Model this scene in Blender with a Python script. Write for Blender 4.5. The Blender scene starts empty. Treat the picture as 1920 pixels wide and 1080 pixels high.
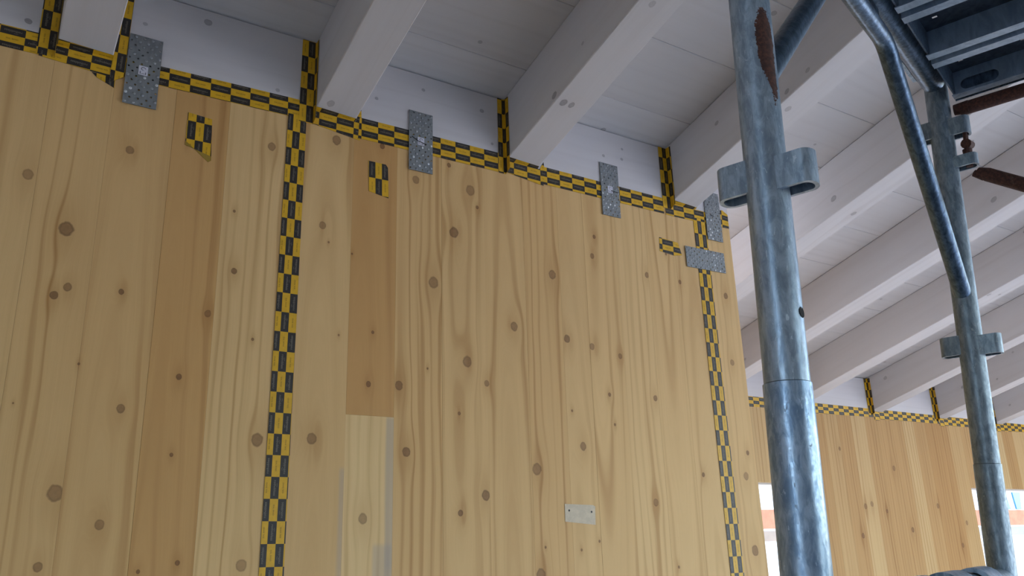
import bpy, bmesh, math, random
from mathutils import Vector, Matrix
random.seed(7)
SC = bpy.context.scene
COL = SC.collection

# ------------------------------------------------------------------ camera
# world axes: X to the right along the timber wall, Y into it, Z up; the camera is the origin
YAW, PITCH, ROLL, FPX = math.radians(33.26176), math.radians(17.52231), math.radians(-1.75956), 1573.416
_f = Vector((math.sin(YAW)*math.cos(PITCH), math.cos(YAW)*math.cos(PITCH), math.sin(PITCH)))
_r = Vector((math.cos(YAW), -math.sin(YAW), 0))
_u = _r.cross(_f)
_r2 = _r*math.cos(ROLL) + _u*math.sin(ROLL)
_u2 = _u*math.cos(ROLL) - _r*math.sin(ROLL)
cam = bpy.data.cameras.new('camera')
cam.sensor_width = 36.0
cam.lens = 36.0*FPX/1920.0
cam.clip_start = 0.02
cam_o = bpy.data.objects.new('camera', cam)
COL.objects.link(cam_o)
cam_o.matrix_world = Matrix(((_r2.x, _u2.x, -_f.x, 0), (_r2.y, _u2.y, -_f.y, 0), (_r2.z, _u2.z, -_f.z, 0), (0, 0, 0, 1)))
SC.camera = cam_o

# ------------------------------------------------------------------ sky, sun, exposure
world = bpy.data.worlds.new('sky')
SC.world = world
world.use_nodes = True
wn = world.node_tree
wn.nodes.clear()
sky = wn.nodes.new('ShaderNodeTexSky')
sky.sky_type = 'NISHITA'
sky.sun_disc = False
sky.sun_elevation = math.radians(48)
sky.sun_rotation = math.radians(33)
sky.altitude = 200
sky.air_density = 1.0
sky.dust_density = 1.6
sky.ozone_density = 1.0
bg = wn.nodes.new('ShaderNodeBackground')
bg.inputs['Strength'].default_value = 0.62
wo = wn.nodes.new('ShaderNodeOutputWorld')
wn.links.new(sky.outputs[0], bg.inputs['Color'])
wn.links.new(bg.outputs[0], wo.inputs['Surface'])
sun = bpy.data.lights.new('sun', 'SUN')
sun.energy = 3.2
sun.angle = math.radians(1.0)
sun.color = (1.0, 0.96, 0.92)
sun_o = bpy.data.objects.new('sun', sun)
COL.objects.link(sun_o)
sun_o.location = (0, -6, 12)
sun_o.rotation_euler = Vector((-0.40, -0.62, -0.70)).to_track_quat('-Z', 'Y').to_euler()
SC.view_settings.view_transform = 'Standard'
SC.view_settings.look = 'None'
SC.view_settings.gamma = 1.0
SC.view_settings.use_curve_mapping = False
SC.view_settings.exposure = 1.23

# ------------------------------------------------------------------ measures
D = 2.08            # the timber wall
D2 = 3.45           # the far wall
ZF = -1.65          # floor
TAN = math.tan(math.radians(15.17))
ZB = 1.221          # underside of the rafters at the timber wall
ZT = 1.4456         # underside of the roof boards at the timber wall
XR = 2.38           # right end of the timber wall

def zb(y): return ZB - (y-D)*TAN
def zt(y): return ZT - (y-D)*TAN

# ------------------------------------------------------------------ node helpers
def srgb(r, g, b):
    f = lambda c: (c/255/12.92) if c/255 <= 0.04045 else ((c/255+0.055)/1.055)**2.4
    return (f(r), f(g), f(b), 1.0)

class NT:
    def __init__(s, tree): s.t = tree; s.n = tree.nodes; s.l = tree.links
    def set(s, sock, v):
        if v is None: return
        if hasattr(v, 'is_output') or isinstance(v, bpy.types.NodeSocket): s.l.new(v, sock)
        else: sock.default_value = v
    def math(s, op, a, b=None, c=None, clamp=False):
        n = s.n.new('ShaderNodeMath'); n.operation = op; n.use_clamp = clamp
        s.set(n.inputs[0], a)
        if b is not None: s.set(n.inputs[1], b)
        if c is not None: s.set(n.inputs[2], c)
        return n.outputs[0]
    def ramp(s, v, lo, hi, a=0.0, b=1.0, smooth=True):
        n = s.n.new('ShaderNodeMapRange')
        n.interpolation_type = 'SMOOTHSTEP' if smooth else 'LINEAR'
        s.set(n.inputs[0], v); s.set(n.inputs[1], lo); s.set(n.inputs[2], hi); s.set(n.inputs[3], a); s.set(n.inputs[4], b)
        return n.outputs[0]
    def comb(s, x, y, z=0.0):
        n = s.n.new('ShaderNodeCombineXYZ')
        s.set(n.inputs[0], x); s.set(n.inputs[1], y); s.set(n.inputs[2], z)
        return n.outputs[0]
    def noise(s, vec, scale=1.0, detail=2.0, rough=0.5, dist=0.0):
        n = s.n.new('ShaderNodeTexNoise')
        s.set(n.inputs['Vector'], vec)
        n.inputs['Scale'].default_value = scale; n.inputs['Detail'].default_value = detail
        n.inputs['Roughness'].default_value = rough; n.inputs['Distortion'].default_value = dist
        return n.outputs[0]
    def voro(s, vec, scale, feature='F1'):
        n = s.n.new('ShaderNodeTexVoronoi'); n.feature = feature
        s.set(n.inputs['Vector'], vec); n.inputs['Scale'].default_value = scale
        return n
    def mix(s, f, a, b, mode='MIX'):
        n = s.n.new('ShaderNodeMix'); n.data_type = 'RGBA'; n.blend_type = mode; n.clamp_factor = True
        s.set(n.inputs[0], f); s.set(n.inputs[6], a); s.set(n.inputs[7], b)
        return n.outputs[2]
    def pos(s):
        g = s.n.new('ShaderNodeNewGeometry'); x = s.n.new('ShaderNodeSeparateXYZ')
        s.l.new(g.outputs['Position'], x.inputs[0])
        return g.outputs['Position'], x.outputs[0], x.outputs[1], x.outputs[2]

def new_mat(name):
    m = bpy.data.materials.new(name); m.use_nodes = True
    nt = NT(m.node_tree); b = m.node_tree.nodes['Principled BSDF']
    return m, nt, b

def flat_mat(name, col, rough=0.6, metal=0.0, spec=0.5, noise=0.0, nscale=30):
    m, nt, b = new_mat(name)
    b.inputs['Roughness'].default_value = rough; b.inputs['Metallic'].default_value = metal
    b.inputs['Specular IOR Level'].default_value = spec
    if noise:
        p = nt.pos()[0]
        f = nt.noise(p, nscale, 4, 0.6)
        dark = tuple(c*(1-noise) for c in col[:3]) + (1,)
        nt.set(b.inputs['Base Color'], nt.mix(nt.ramp(f, 0.35, 0.65), dark, col))
    else:
        b.inputs['Base Color'].default_value = col
    return m

# a knot: bends the grain coordinate around itself and adds to the knot mask and the halo
kg = bpy.data.node_groups.new('wood_knot', 'ShaderNodeTree')
for nm in ('a', 'l', 'ca', 'cl', 'r', 'strength', 'wobble', 'g', 'mask', 'halo', 'rim'):
    kg.interface.new_socket(nm, in_out='INPUT', socket_type='NodeSocketFloat')
for nm in ('g', 'mask', 'halo', 'rim'):
    kg.interface.new_socket(nm, in_out='OUTPUT', socket_type='NodeSocketFloat')
k = NT(kg); gi = kg.nodes.new('NodeGroupInput').outputs; go = kg.nodes.new('NodeGroupOutput').inputs
da = k.math('SUBTRACT', gi['a'], gi['ca']); dl = k.math('SUBTRACT', gi['l'], gi['cl'])
da2 = k.math('MULTIPLY', da, da)
dl2 = k.math('POWER', k.math('ABSOLUTE', k.math('MULTIPLY', dl, 0.42)), 2.0)
q = k.math('DIVIDE', k.math('ADD', da2, dl2), k.math('MULTIPLY', k.math('MULTIPLY', gi['r'], gi['r']), 5.5))
e = k.math('EXPONENT', k.math('MULTIPLY', q, -1.0))
k.l.new(k.math('SUBTRACT', gi['g'], k.math('MULTIPLY', k.math('MULTIPLY', da, e), 0.88)), go['g'])
dlk = k.math('MULTIPLY', dl, 0.86)
dist = k.math('DIVIDE', k.math('SQRT', k.math('ADD', da2, k.math('MULTIPLY', dlk, dlk))), gi['r'])
dist = k.math('ADD', dist, gi['wobble'])
mk = k.math('MULTIPLY', k.ramp(dist, 1.20, 0.78), gi['strength'])
k.l.new(k.math('MAXIMUM', gi['mask'], mk), go['mask'])
k.l.new(k.math('MAXIMUM', gi['halo'], k.math('MULTIPLY', e, gi['strength'])), go['halo'])
rm = k.math('MULTIPLY', k.math('MULTIPLY', k.ramp(dist, 1.15, 0.98), k.ramp(dist, 0.7, 0.92)), gi['strength'])
k.l.new(k.math('MAXIMUM', gi['rim'], rm), go['rim'])

def wood(name, axes, light, dark, knotcol, knots=(), seed=0.0, cath=None, line=0.35, freq=210.0, contrast=0.5, stain=(), rough=0.62, blotch=0.25, halo_amt=0.35, rimcol=None):
    """axes: (across, along) as 'X','Y','Z' or 'S' letters; knots (across, along, r, strength); stain (a0, a1, l0, l1, amount)"""
    m, nt, b = new_mat(name)
    P, X, Y, Z = nt.pos()
    pick = {'X': X, 'Y': Y, 'Z': Z}
    if axes[0] == 'S': a = nt.math('ADD', nt.math('SUBTRACT', nt.math('SUBTRACT', X, Z), nt.math('MULTIPLY', Y, TAN)), D*TAN+ZB)   # unwrapped over left face and underside
    else: a = pick[axes[0]]
    l = pick[axes[1]]
    w = nt.noise(nt.comb(nt.math('MULTIPLY', a, 5.0), nt.math('MULTIPLY', l, 1.6), seed), 1.0, 2)
    g = nt.math('ADD', a, nt.math('MULTIPLY', w, 0.03))
    if cath:
        ca, cl, kk = cath
        d1 = nt.math('SUBTRACT', g, ca); d2 = nt.math('MULTIPLY', nt.math('SUBTRACT', l, cl), kk)
        g = nt.math('SQRT', nt.math('ADD', nt.math('MULTIPLY', d1, d1), nt.math('MULTIPLY', d2, d2)))
    wob = nt.math('MULTIPLY', nt.math('SUBTRACT', nt.noise(nt.comb(a, l, seed), 90.0, 2), 0.5), 0.45)
    mask, halo, rim = 0.0, 0.0, 0.0
    for (ka, kl, r, s) in knots:
        n = nt.n.new('ShaderNodeGroup'); n.node_tree = kg
        for nm, v in (('a', a), ('l', l), ('ca', ka), ('cl', kl), ('r', r), ('strength', s), ('wobble', wob), ('g', g), ('mask', mask), ('halo', halo), ('rim', rim)):
            nt.set(n.inputs[nm], v)
        g, mask, halo, rim = n.outputs['g'], n.outputs['mask'], n.outputs['halo'], n.outputs['rim']
    # annual rings
    ph = nt.math('ADD', nt.math('MULTIPLY', g, freq), nt.math('MULTIPLY', nt.noise(nt.comb(nt.math('MULTIPLY', g, 40.0), nt.math('MULTIPLY', l, 0.8), seed+3.1), 1.0, 2), 9.0))
    rings = nt.math('MULTIPLY_ADD', nt.math('SINE', ph), 0.5, 0.5)
    rings = nt.math('POWER', rings, 3.0)
    amp = nt.ramp(nt.noise(nt.comb(nt.math('MULTIPLY', g, 22.0), nt.math('MULTIPLY', l, 0.6), seed+9.7), 1.0, 1), 0.35, 0.7, 0.15, 1.0)
    fib = nt.noise(nt.comb(nt.math('MULTIPLY', g, 420.0), nt.math('MULTIPLY', l, 6.0), seed), 1.0, 3, 0.6)
    broad = nt.noise(nt.comb(nt.math('MULTIPLY', g, 26.0), nt.math('MULTIPLY', l, 0.9), seed+1.7), 1.0, 2)
    t = nt.math('MULTIPLY', nt.math('MULTIPLY', rings, amp), line)
    t = nt.math('ADD', t, nt.math('MULTIPLY', nt.math('SUBTRACT', fib, 0.5), 0.35))
    t = nt.math('ADD', t, nt.math('MULTIPLY', nt.math('SUBTRACT', broad, 0.42), blotch*2.2))
    t = nt.math('ADD', t, nt.math('MULTIPLY', halo, halo_amt) if not isinstance(halo, float) else 0.0)
    t = nt.math('MULTIPLY', nt.math('ADD', t, 0.12), contrast, clamp=True)
    c = nt.mix(t, light, dark)
    if not isinstance(mask, float):
        kn = nt.noise(nt.comb(a, l, seed), 130.0, 3)
        kc = nt.mix(nt.ramp(kn, 0.35, 0.65), tuple(x*0.7 for x in knotcol[:3]) + (1,), knotcol)
        c = nt.mix(nt.math('MULTIPLY', mask, 0.72), c, kc)
        c = nt.mix(nt.math('MULTIPLY', rim, 0.38), c, rimcol or tuple(x*0.35 for x in knotcol[:3]) + (1,))
    for (a0, a1, l0, l1, amt) in stain:
        sn = nt.noise(nt.comb(nt.math('MULTIPLY', a, 60.0), nt.math('MULTIPLY', l, 3.0), seed+5), 1.0, 2)
        aw = nt.math('ADD', a, nt.math('MULTIPLY', nt.math('SUBTRACT', sn, 0.5), 0.012))
        mm = nt.math('MULTIPLY', nt.ramp(aw, a0-0.006, a0+0.006), nt.ramp(aw, a1+0.006, a1-0.006))
        mm = nt.math('MULTIPLY', mm, nt.math('MULTIPLY', nt.ramp(l, l0-0.04, l0+0.04), nt.ramp(l, l1+0.01, l1-0.01)))
        c = nt.mix(nt.math('MULTIPLY', mm, amt), c, srgb(158, 150, 142))
    nt.set(b.inputs['Base Color'], c)
    b.inputs['Roughness'].default_value = rough
    b.inputs['Specular IOR Level'].default_value = 0.3
    bump = nt.n.new('ShaderNodeBump'); bump.inputs['Strength'].default_value = 0.12; bump.inputs['Distance'].default_value = 0.001
    nt.set(bump.inputs['Height'], fib); nt.l.new(bump.outputs[0], b.inputs['Normal'])
    return m

def steel(name, c1, c2, rough=(0.32, 0.55), metal=0.85, grime=0.3, paint=0.0, paintcol=srgb(205, 215, 225), rust=(), rustall=0.0, scale=1.0):
    """galvanised steel; rust: list of (x, y, z, rx, ry, rz) patches in world space with ragged edges"""
    m, nt, b = new_mat(name)
    P, X, Y, Z = nt.pos()
    st = nt.comb(nt.math('MULTIPLY', X, 110.0*scale), nt.math('MULTIPLY', Y, 110.0*scale), nt.math('MULTIPLY', Z, 36.0*scale))
    n1 = nt.noise(st, 1.0, 5, 0.65, 0.6)
    n2 = nt.noise(P, 160.0*scale, 4, 0.7)
    n3 = nt.noise(P, 18.0*scale, 4, 0.6, 1.2)
    c = nt.mix(nt.ramp(n1, 0.34, 0.66), c1, c2)
    c = nt.mix(nt.math('MULTIPLY', nt.ramp(n3, 0.52, 0.7), grime), c, tuple(x*0.42 for x in c1[:3]) + (1,))
    r = nt.ramp(n2, 0.3, 0.7, rough[0], rough[1])
    mt = metal
    hgt = n1
    if paint:
        pm = nt.math('MULTIPLY', nt.ramp(nt.noise(st, 1.7, 6, 0.7, 1.0), 0.66-0.14*paint, 0.70-0.14*paint), 1.0)
        c = nt.mix(nt.math('MULTIPLY', pm, 0.85), c, paintcol)
        r = nt.math('MAXIMUM', r, nt.math('MULTIPLY', pm, 0.7))
        mt = nt.math('SUBTRACT', metal, nt.math('MULTIPLY', pm, metal*0.9))
        hgt = nt.math('ADD', n1, pm)
    rmask = None
    for (x, y, z, rx, ry, rz) in rust:
        d = nt.math('ADD', nt.math('POWER', nt.math('ABSOLUTE', nt.math('DIVIDE', nt.math('SUBTRACT', X, x), rx)), 2.0),
            nt.math('ADD', nt.math('POWER', nt.math('ABSOLUTE', nt.math('DIVIDE', nt.math('SUBTRACT', Y, y), ry)), 2.0),
                    nt.math('POWER', nt.math('ABSOLUTE', nt.math('DIVIDE', nt.math('SUBTRACT', Z, z), rz)), 2.0)))
        d = nt.math('ADD', d, nt.math('MULTIPLY', nt.math('SUBTRACT', nt.noise(P, 150.0, 5, 0.7), 0.5), 1.5))
        mk = nt.ramp(d, 1.05, 0.95)
        rmask = mk if rmask is None else nt.math('MAXIMUM', rmask, mk)
    if rustall:
        mk = nt.ramp(nt.noise(P, 45.0, 5, 0.7), 0.62-0.4*rustall, 0.70-0.4*rustall)
        rmask = mk if rmask is None else nt.math('MAXIMUM', rmask, mk)
    if rmask is not None:
        rn = nt.noise(P, 210.0, 4, 0.7)
        c = nt.mix(rmask, c, nt.mix(nt.ramp(rn, 0.35, 0.7), srgb(58, 36, 31), srgb(92, 56, 44)))
        r = nt.math('MAXIMUM', r, nt.math('MULTIPLY', rmask, 0.85))
        mt = nt.math('SUBTRACT', mt, nt.math('MULTIPLY', rmask, metal), clamp=True)
    nt.set(b.inputs['Base Color'], c); nt.set(b.inputs['Roughness'], r); nt.set(b.inputs['Metallic'], mt)
    bump = nt.n.new('ShaderNodeBump'); bump.inputs['Strength'].default_value = 0.25; bump.inputs['Distance'].default_value = 0.0012
    nt.set(bump.inputs['Height'], hgt); nt.l.new(bump.outputs[0], b.inputs['Normal'])
    return m

# ------------------------------------------------------------------ mesh helpers
class MB:
    """collects faces in world space and links them as ONE mesh object"""
    def __init__(s): s.v = []; s.f = []; s.m = []
    def add(s, vs, fs, mi=0):
        o = len(s.v); s.v += [tuple(p) for p in vs]
        for f in fs: s.f.append(tuple(i+o for i in f)); s.m.append(mi)
        return s
    def hexa(s, c, mi=0):
        """8 corners: bottom ring 0-3, top ring 4-7 in the same order"""
        return s.add(c, [(3, 2, 1, 0), (4, 5, 6, 7), (0, 1, 5, 4), (1, 2, 6, 5), (2, 3, 7, 6), (3, 0, 4, 7)], mi)
    def box(s, x0, x1, y0, y1, z0, z1, mi=0):
        return s.hexa([(x0, y0, z0), (x1, y0, z0), (x1, y1, z0), (x0, y1, z0), (x0, y0, z1), (x1, y0, z1), (x1, y1, z1), (x0, y1, z1)], mi)
    def tube(s, pts, r, n=24, cap=True, mi=0, inner=None):
        pts = [Vector(p) for p in pts]; rad = r if isinstance(r, (list, tuple)) else [r]*len(pts)
        ref = None; rings = []
        for i, p in enumerate(pts):
            if i == 0: t = pts[1]-pts[0]
            elif i == len(pts)-1: t = pts[-1]-pts[-2]
            else: t = (pts[i]-pts[i-1]).normalized() + (pts[i+1]-pts[i]).normalized()
            if t.length < 1e-9: t = pts[i]-pts[i-1] if i else Vector((0, 0, 1))
            t.normalize()
            if ref is None:
                ref = Vector((1, 0, 0)) if abs(t.x) < 0.8 else Vector((0, 1, 0))
            a = (ref - t*ref.dot(t)).normalized(); ref = a; bb = t.cross(a)
            o = len(s.v); rings.append(o)
            for k_ in range(n):
                an = 2*math.pi*k_/n
                s.v.append(tuple(p + (a*math.cos(an) + bb*math.sin(an))*rad[i]))
        for i in range(len(rings)-1):
            for k_ in range(n):
                k2 = (k_+1) % n
                s.f.append((rings[i]+k_, rings[i]+k2, rings[i+1]+k2, rings[i+1]+k_)); s.m.append(mi)
        if cap:
            s.f.append(tuple(rings[0]+k_ for k_ in reversed(range(n)))); s.m.append(mi)
            s.f.append(tuple(rings[-1]+k_ for k_ in range(n))); s.m.append(mi)
        return s
    def prism(s, poly, fn, h0, h1, mi=0):
        """poly 2D; fn(a, b, h) -> 3D; extruded from h0 to h1"""
        n = len(poly)
        vs = [fn(a, b, h0) for a, b in poly] + [fn(a, b, h1) for a, b in poly]
        fs = [tuple(reversed(range(n))), tuple(range(n, 2*n))] + [(i, (i+1) % n, n+(i+1) % n, n+i) for i in range(n)]
        return s.add(vs, fs, mi)
    def build(s, name, mats, parent=None, base=None, smooth=False, bevel=0.0, fix=True):
        me = bpy.data.meshes.new(name)
        if base is None: base = Vector(parent['_base']) if parent is not None else Vector((0, 0, 0))
        base = Vector(base)
        me.from_pydata([(x-base.x, y-base.y, z-base.z) for x, y, z in s.v], [], s.f)
        mats = mats if isinstance(mats, (list, tuple)) else [mats]
        for m in mats: me.materials.append(m)
        for p, mi in zip(me.polygons, s.m): p.material_index = mi
        if fix or bevel:
            bm = bmesh.new(); bm.from_mesh(me)
            if bevel:
                bmesh.ops.remove_doubles(bm, verts=bm.verts, dist=1e-6)
                bmesh.ops.bevel(bm, geom=[e for e in bm.edges if len(e.link_faces) == 2 and e.calc_face_angle(0) > 0.6], offset=bevel, segments=1, profile=0.5, affect='EDGES')
            bmesh.ops.recalc_face_normals(bm, faces=bm.faces)
            bm.to_mesh(me); bm.free()
        o = bpy.data.objects.new(name, me); COL.objects.link(o)
        if smooth:
            for p in me.polygons: p.use_smooth = True
            try: me.set_sharp_from_angle(angle=math.radians(40))
            except Exception: pass
        if parent is not None: o.parent = parent
        else: o.location = base
        o['_base'] = tuple(base)
        return o

def empty(name, base):
    o = bpy.data.objects.new(name, None); COL.objects.link(o); o.location = base; o['_base'] = tuple(base)
    o.empty_display_size = 0.05
    return o
def tag(o, label, cat, group=None):
    o['label'] = label; o['category'] = cat
    if group: o['group'] = group
    return o
def struct(o, label=None):
    o['kind'] = 'structure'
    if label: o['label'] = label
    return o

# ------------------------------------------------------------------ materials
SP_L, SP_D = srgb(226, 196, 146), srgb(178, 132, 78)
KNOT = srgb(118, 78, 50)
def plank_cols(t, v=1.0):
    """t 0 pale .. 1 dark orange"""
    A, B = (231, 199, 144), (198, 151, 92)
    c = [(A[i]+(B[i]-A[i])*t)*v for i in range(3)]
    d = [c[0]*0.80, c[1]*0.72, c[2]*0.60]
    return srgb(*c), srgb(*d)
WW_L, WW_D = srgb(205, 201, 199), srgb(172, 164, 162)
WW_K = srgb(128, 120, 118)
M = {}
M['core'] = flat_mat('wood_core', srgb(190, 150, 100), 0.8, noise=0.15, nscale=12)
M['white_wall'] = flat_mat('plasterboard', srgb(200, 196, 190), 0.85, noise=0.06, nscale=3)
M['concrete'] = flat_mat('concrete_floor', srgb(202, 198, 193), 0.85, noise=0.12, nscale=4)
M['ground'] = flat_mat('pale_ground', srgb(204, 202, 198), 0.9, noise=0.1, nscale=0.8)
M['yellow'] = flat_mat('tape_yellow', srgb(216, 166, 24), 0.5, noise=0.1, nscale=60)
M['black'] = flat_mat('tape_black', srgb(40, 34, 31), 0.5, noise=0.15, nscale=60)
M['print_light'] = flat_mat('print_light', srgb(128, 120, 104), 0.6)
M['print_dark'] = flat_mat('print_dark', srgb(104, 80, 26), 0.6)
M['tape_back'] = flat_mat('tape_edge', srgb(150, 120, 40), 0.7)
M['plate'] = steel('zinc_plate', srgb(128, 131, 132), srgb(138, 141, 142), (0.5, 0.6), 0.45, 0.0, scale=0.5)
M['nail'] = steel('zinc_nail', srgb(146, 149, 151), srgb(160, 163, 165), (0.3, 0.45), 0.6, 0.0)
M['nail_bright'] = steel('zinc_nail_bright', srgb(192, 195, 197), srgb(212, 214, 216), (0.3, 0.45), 0.5, 0.0)
M['sticker'] = flat_mat('sticker_white', srgb(205, 203, 212), 0.5)
M['ink'] = flat_mat('sticker_ink', srgb(96, 94, 108), 0.6)
M['pen'] = flat_mat('pen_black', srgb(35, 30, 30), 0.6)

# ------------------------------------------------------------------ floor, ground, walls
struct(MB().box(-3.2, 9.5, -3.2, D2+0.12, ZF-0.2, ZF).build('floor', M['concrete']))
gp = MB().box(-60, 60, -60, 60, ZF-0.5, ZF-0.25).build('ground', M['ground'])
struct(gp)

# timber wall: core + planks
wall = struct(MB().box(-3.2, XR-0.002, D+0.022, D+0.12, ZF, ZB-0.012).build('wall_front', M['core']))
KN = [(0.037, 0.867, 0.0126), (0.076, 0.338, 0.002), (0.124, 0.587, 0.0095), (0.13, 0.749, 0.0174), (0.149, 0.61, 0.0097), (0.164, 0.001, 0.0098), (0.178, 0.151, 0.0173), (0.192, 0.435, 0.0032), (0.244, 0.981, 0.0108), (0.262, 0.615, 0.0069), (0.272, 0.085, 0.0106), (0.289, 0.34, 0.01), (0.36, -0.015, 0.0044), (0.376, 1.029, 0.0039), (0.407, 0.24, 0.0047), (0.408, 0.424, 0.0072), (0.441, 0.001, 0.0057), (0.462, 0.587, 0.0089), (0.507, 0.87, 0.0041), (0.518, 0.707, 0.008), (0.576, 0.534, 0.004), (0.584, -0.009, 0.0136), (0.594, 1.078, 0.0116), (0.603, 0.283, 0.0157), (0.741, 0.293, 0.014), (0.747, 0.876, 0.0106), (0.766, 0.83, 0.0031), (0.778, 1.145, 0.0144), (0.804, 0.571, 0.003), (0.835, 0.808, 0.0031), (0.885, 0.095, 0.0132), (0.893, 0.445, 0.0077), (0.902, 0.59, 0.0047), (0.92, 1.162, 0.0085), (0.983, 0.448, 0.0129), (1.007, 0.269, 0.0127), (1.031, 1.078, 0.0124), (1.071, 0.504, 0.0034), (1.09, 0.762, 0.0176), (1.145, 1.153, 0.0075), (1.16, 0.932, 0.0203), (1.172, 0.383, 0.0052), (1.173, 0.109, 0.0084), (1.2, 0.536, 0.0161), (1.22, 1.084, 0.0193), (1.244, 1.032, 0.0058), (1.255, 0.157, 0.014), (1.266, 0.477, 0.0092), (1.368, 0.662, 0.0137), (1.433, 0.234, 0.0191), (1.434, -0.062, 0.0184), (1.453, 0.013, 0.0038), (1.522, 0.854, 0.0149), (1.568, 0.646, 0.0127), (1.574, 0.416, 0.0041), (1.583, 0.003, 0.004), (1.61, 0.308, 0.0125), (1.652, 0.026, 0.0041), (1.667, 0.63, 0.011), (1.691, 0.946, 0.0092), (1.705, 1.018, 0.007), (1.728, 0.478, 0.0067), (1.742, 0.382, 0.0044), (1.784, 0.61, 0.0092), (1.891, 0.141, 0.0114), (1.925, 0.48, 0.0096), (1.932, 0.916, 0.0101), (1.967, -0.058, 0.0046), (2.033, 1.012, 0.0053), (2.089, 0.914, 0.008), (2.114, 0.233, 0.0075), (2.315, 0.639, 0.0112), (2.32, 0.894, 0.0115), (2.322, 0.233, 0.0135), (2.326, -0.016, 0.0185), (2.343, 0.315, 0.0082)]
EDGES = [-0.505, -0.365, -0.225, -0.085, 0.055, 0.1916, 0.339, 0.4765, 0.657, 0.831, 0.969, 1.118, 1.269, 1.415, 1.553, 1.659, 1.80, 1.94, 2.08, 2.222, XR]
TONE = {0.339: 0.85, 0.831: 0.95, 0.055: 0.45, 0.1916: 0.5, 0.4765: 0.3, 0.657: 0.38, 0.969: 0.5, 1.118: 0.42, 1.269: 0.45, 1.415: 0.55, 1.553: 0.4, 1.659: 0.42, 1.80: 0.34, 1.94: 0.4, 2.08: 0.36, 2.222: 0.42}
def plank(x0, x1, z0, z1, y0, th, t, knots, seed, parent, cath=None, stain=(), name='plank', gap=0.00012, v=1.0):
    L, Dk = plank_cols(t, v)
    ks = []
    for (a, l, r) in knots:
        if x0-0.6*r <= a < x1+0.6*r and z0 < l < z1:
            r = min(r, 0.017)*0.86
            ks.append((a, l, r, (0.62 + 0.33*((a*137.0) % 1.0)) if r > 0.0075 else 1.0))
    m = wood('spruce_plank', 'XZ', L, Dk, KNOT, ks, seed, cath, stain=stain, line=0.85, contrast=0.72, blotch=0.30, halo_amt=0.5)
    dy = random.uniform(0, 0.0006)
    return MB().box(x0+gap, x1-gap, y0+dy, y0+th, z0+gap, z1-gap).build(name, m, parent, bevel=0.0002)
for i in range(len(EDGES)-1):
    x0, x1 = EDGES[i], EDGES[i+1]
    t = TONE.get(x0, 0.4)
    cath = None
    if i % 3 != 1:
        cath = (x0+(x1-x0)*random.uniform(0.3, 0.7), random.choice((-1.6, 2.4))+random.uniform(-0.3, 0.3), random.uniform(0.018, 0.035))
    ztop = ZB-0.002
    if abs(x0-0.831) < 1e-6:
        plank(x0, x1, 0.36, ztop, D, 0.022, t, KN, i*1.37, wall, cath)
        plank(x0, x1, ZF, 0.36, D, 0.022, 0.12, KN, i*1.37+40, wall, None, stain=((0.948, 0.975, -0.05, 0.36, 0.5), (0.915, 0.969, -1.6, 0.03, 0.4)))
    else:
        st = ((0.818, 0.835, -1.6, 0.22, 0.4),) if abs(x0-0.657) < 1e-6 else (((0.5, 0.51, 0, 0.01, 0.0),) if False else ())
        plank(x0, x1, ZF, ztop, D, 0.022, t, KN, i*1.37, wall, cath, stain=st)

# the wall turns back to the far wall behind its right end
struct(MB().box(XR-0.12, XR-0.02, D+0.122, D2, ZF, 1.5 - 0.75).build('wall_return', M['core']))
struct(MB().box(-3.3, -3.2, -2.7, -1.60, ZF, 1.55).box(-3.3, -3.2, -0.75, D+0.12, ZF, 1.55).box(-3.3, -3.2, -2.7, D+0.12, 1.55, 3.0).build('wall_left', M['white_wall']))  # unseen wall; its gap is added to put a highlight on the near pole
struct(MB().box(9.5, 9.6, 0.6, D2+0.12, ZF, 1.8).build('wall_right_shade', M['core']))  # unseen wall added to cut the side daylight on the far wall
# the open side behind the camera: unseen wall over a wide opening, closed at left to dim that side
struct(MB().box(-3.2, 9.5, -2.8, -2.7, 0.85, 2.75).box(-3.2, 2.2, -2.8, -2.7, ZF, 0.85).build('wall_back', M['white_wall']))

# far wall with two window openings
FW = D2
far = struct(MB().box(XR-0.02, 9.5, FW+0.022, FW+0.12, 0.355, zb(FW)-0.01)
    .box(4.36, 6.2, FW+0.022, FW+0.12, ZF, 0.355).box(XR-0.02, 3.1, FW+0.022, FW+0.12, ZF, 0.355).box(7.6, 9.5, FW+0.022, FW+0.12, ZF, 0.355)
    .box(3.1, 4.36, FW+0.022, FW+0.12, ZF, -0.75).box(6.2, 7.6, FW+0.022, FW+0.12, ZF, -0.75).build('wall_far', M['core']))
KF = [(4.93, 0.22, 0.022), (5.0, 0.235, 0.02), (5.3, 0.47, 0.018), (5.15, 0.19, 0.012), (5.74, 0.225, 0.024), (6.06, 0.11, 0.016), (4.86, 0.04, 0.016), (5.4, 0.07, 0.018), (5.96, -0.04, 0.016), (4.75, 0.58, 0.012), (6.6, 0.52, 0.016), (6.55, 0.43, 0.012)]
x = 2.42; i = 0
while x < 7.9:
    w_ = random.choice((0.13, 0.14, 0.15, 0.16))
    x1 = x+w_
    for e_ in (3.1, 4.36, 6.2, 7.6):
        if abs(x1-e_) < 0.075: x1 = e_
    mid = (x+x1)/2
    zlo = ZF
    if 3.1 <= mid < 4.36 or 6.2 <= mid < 7.6: zlo = 0.355
    t = random.choice((0.2, 0.35, 0.55, 0.8, 1.0, 0.3, 0.7))
    plank(x, x1, zlo, zb(FW)-0.004, FW, 0.022, t, KF, 100+i*2.1, far, v=0.90)  # far planks toned down; the far wall's shade is put into their colour
    x = x1; i += 1
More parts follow.
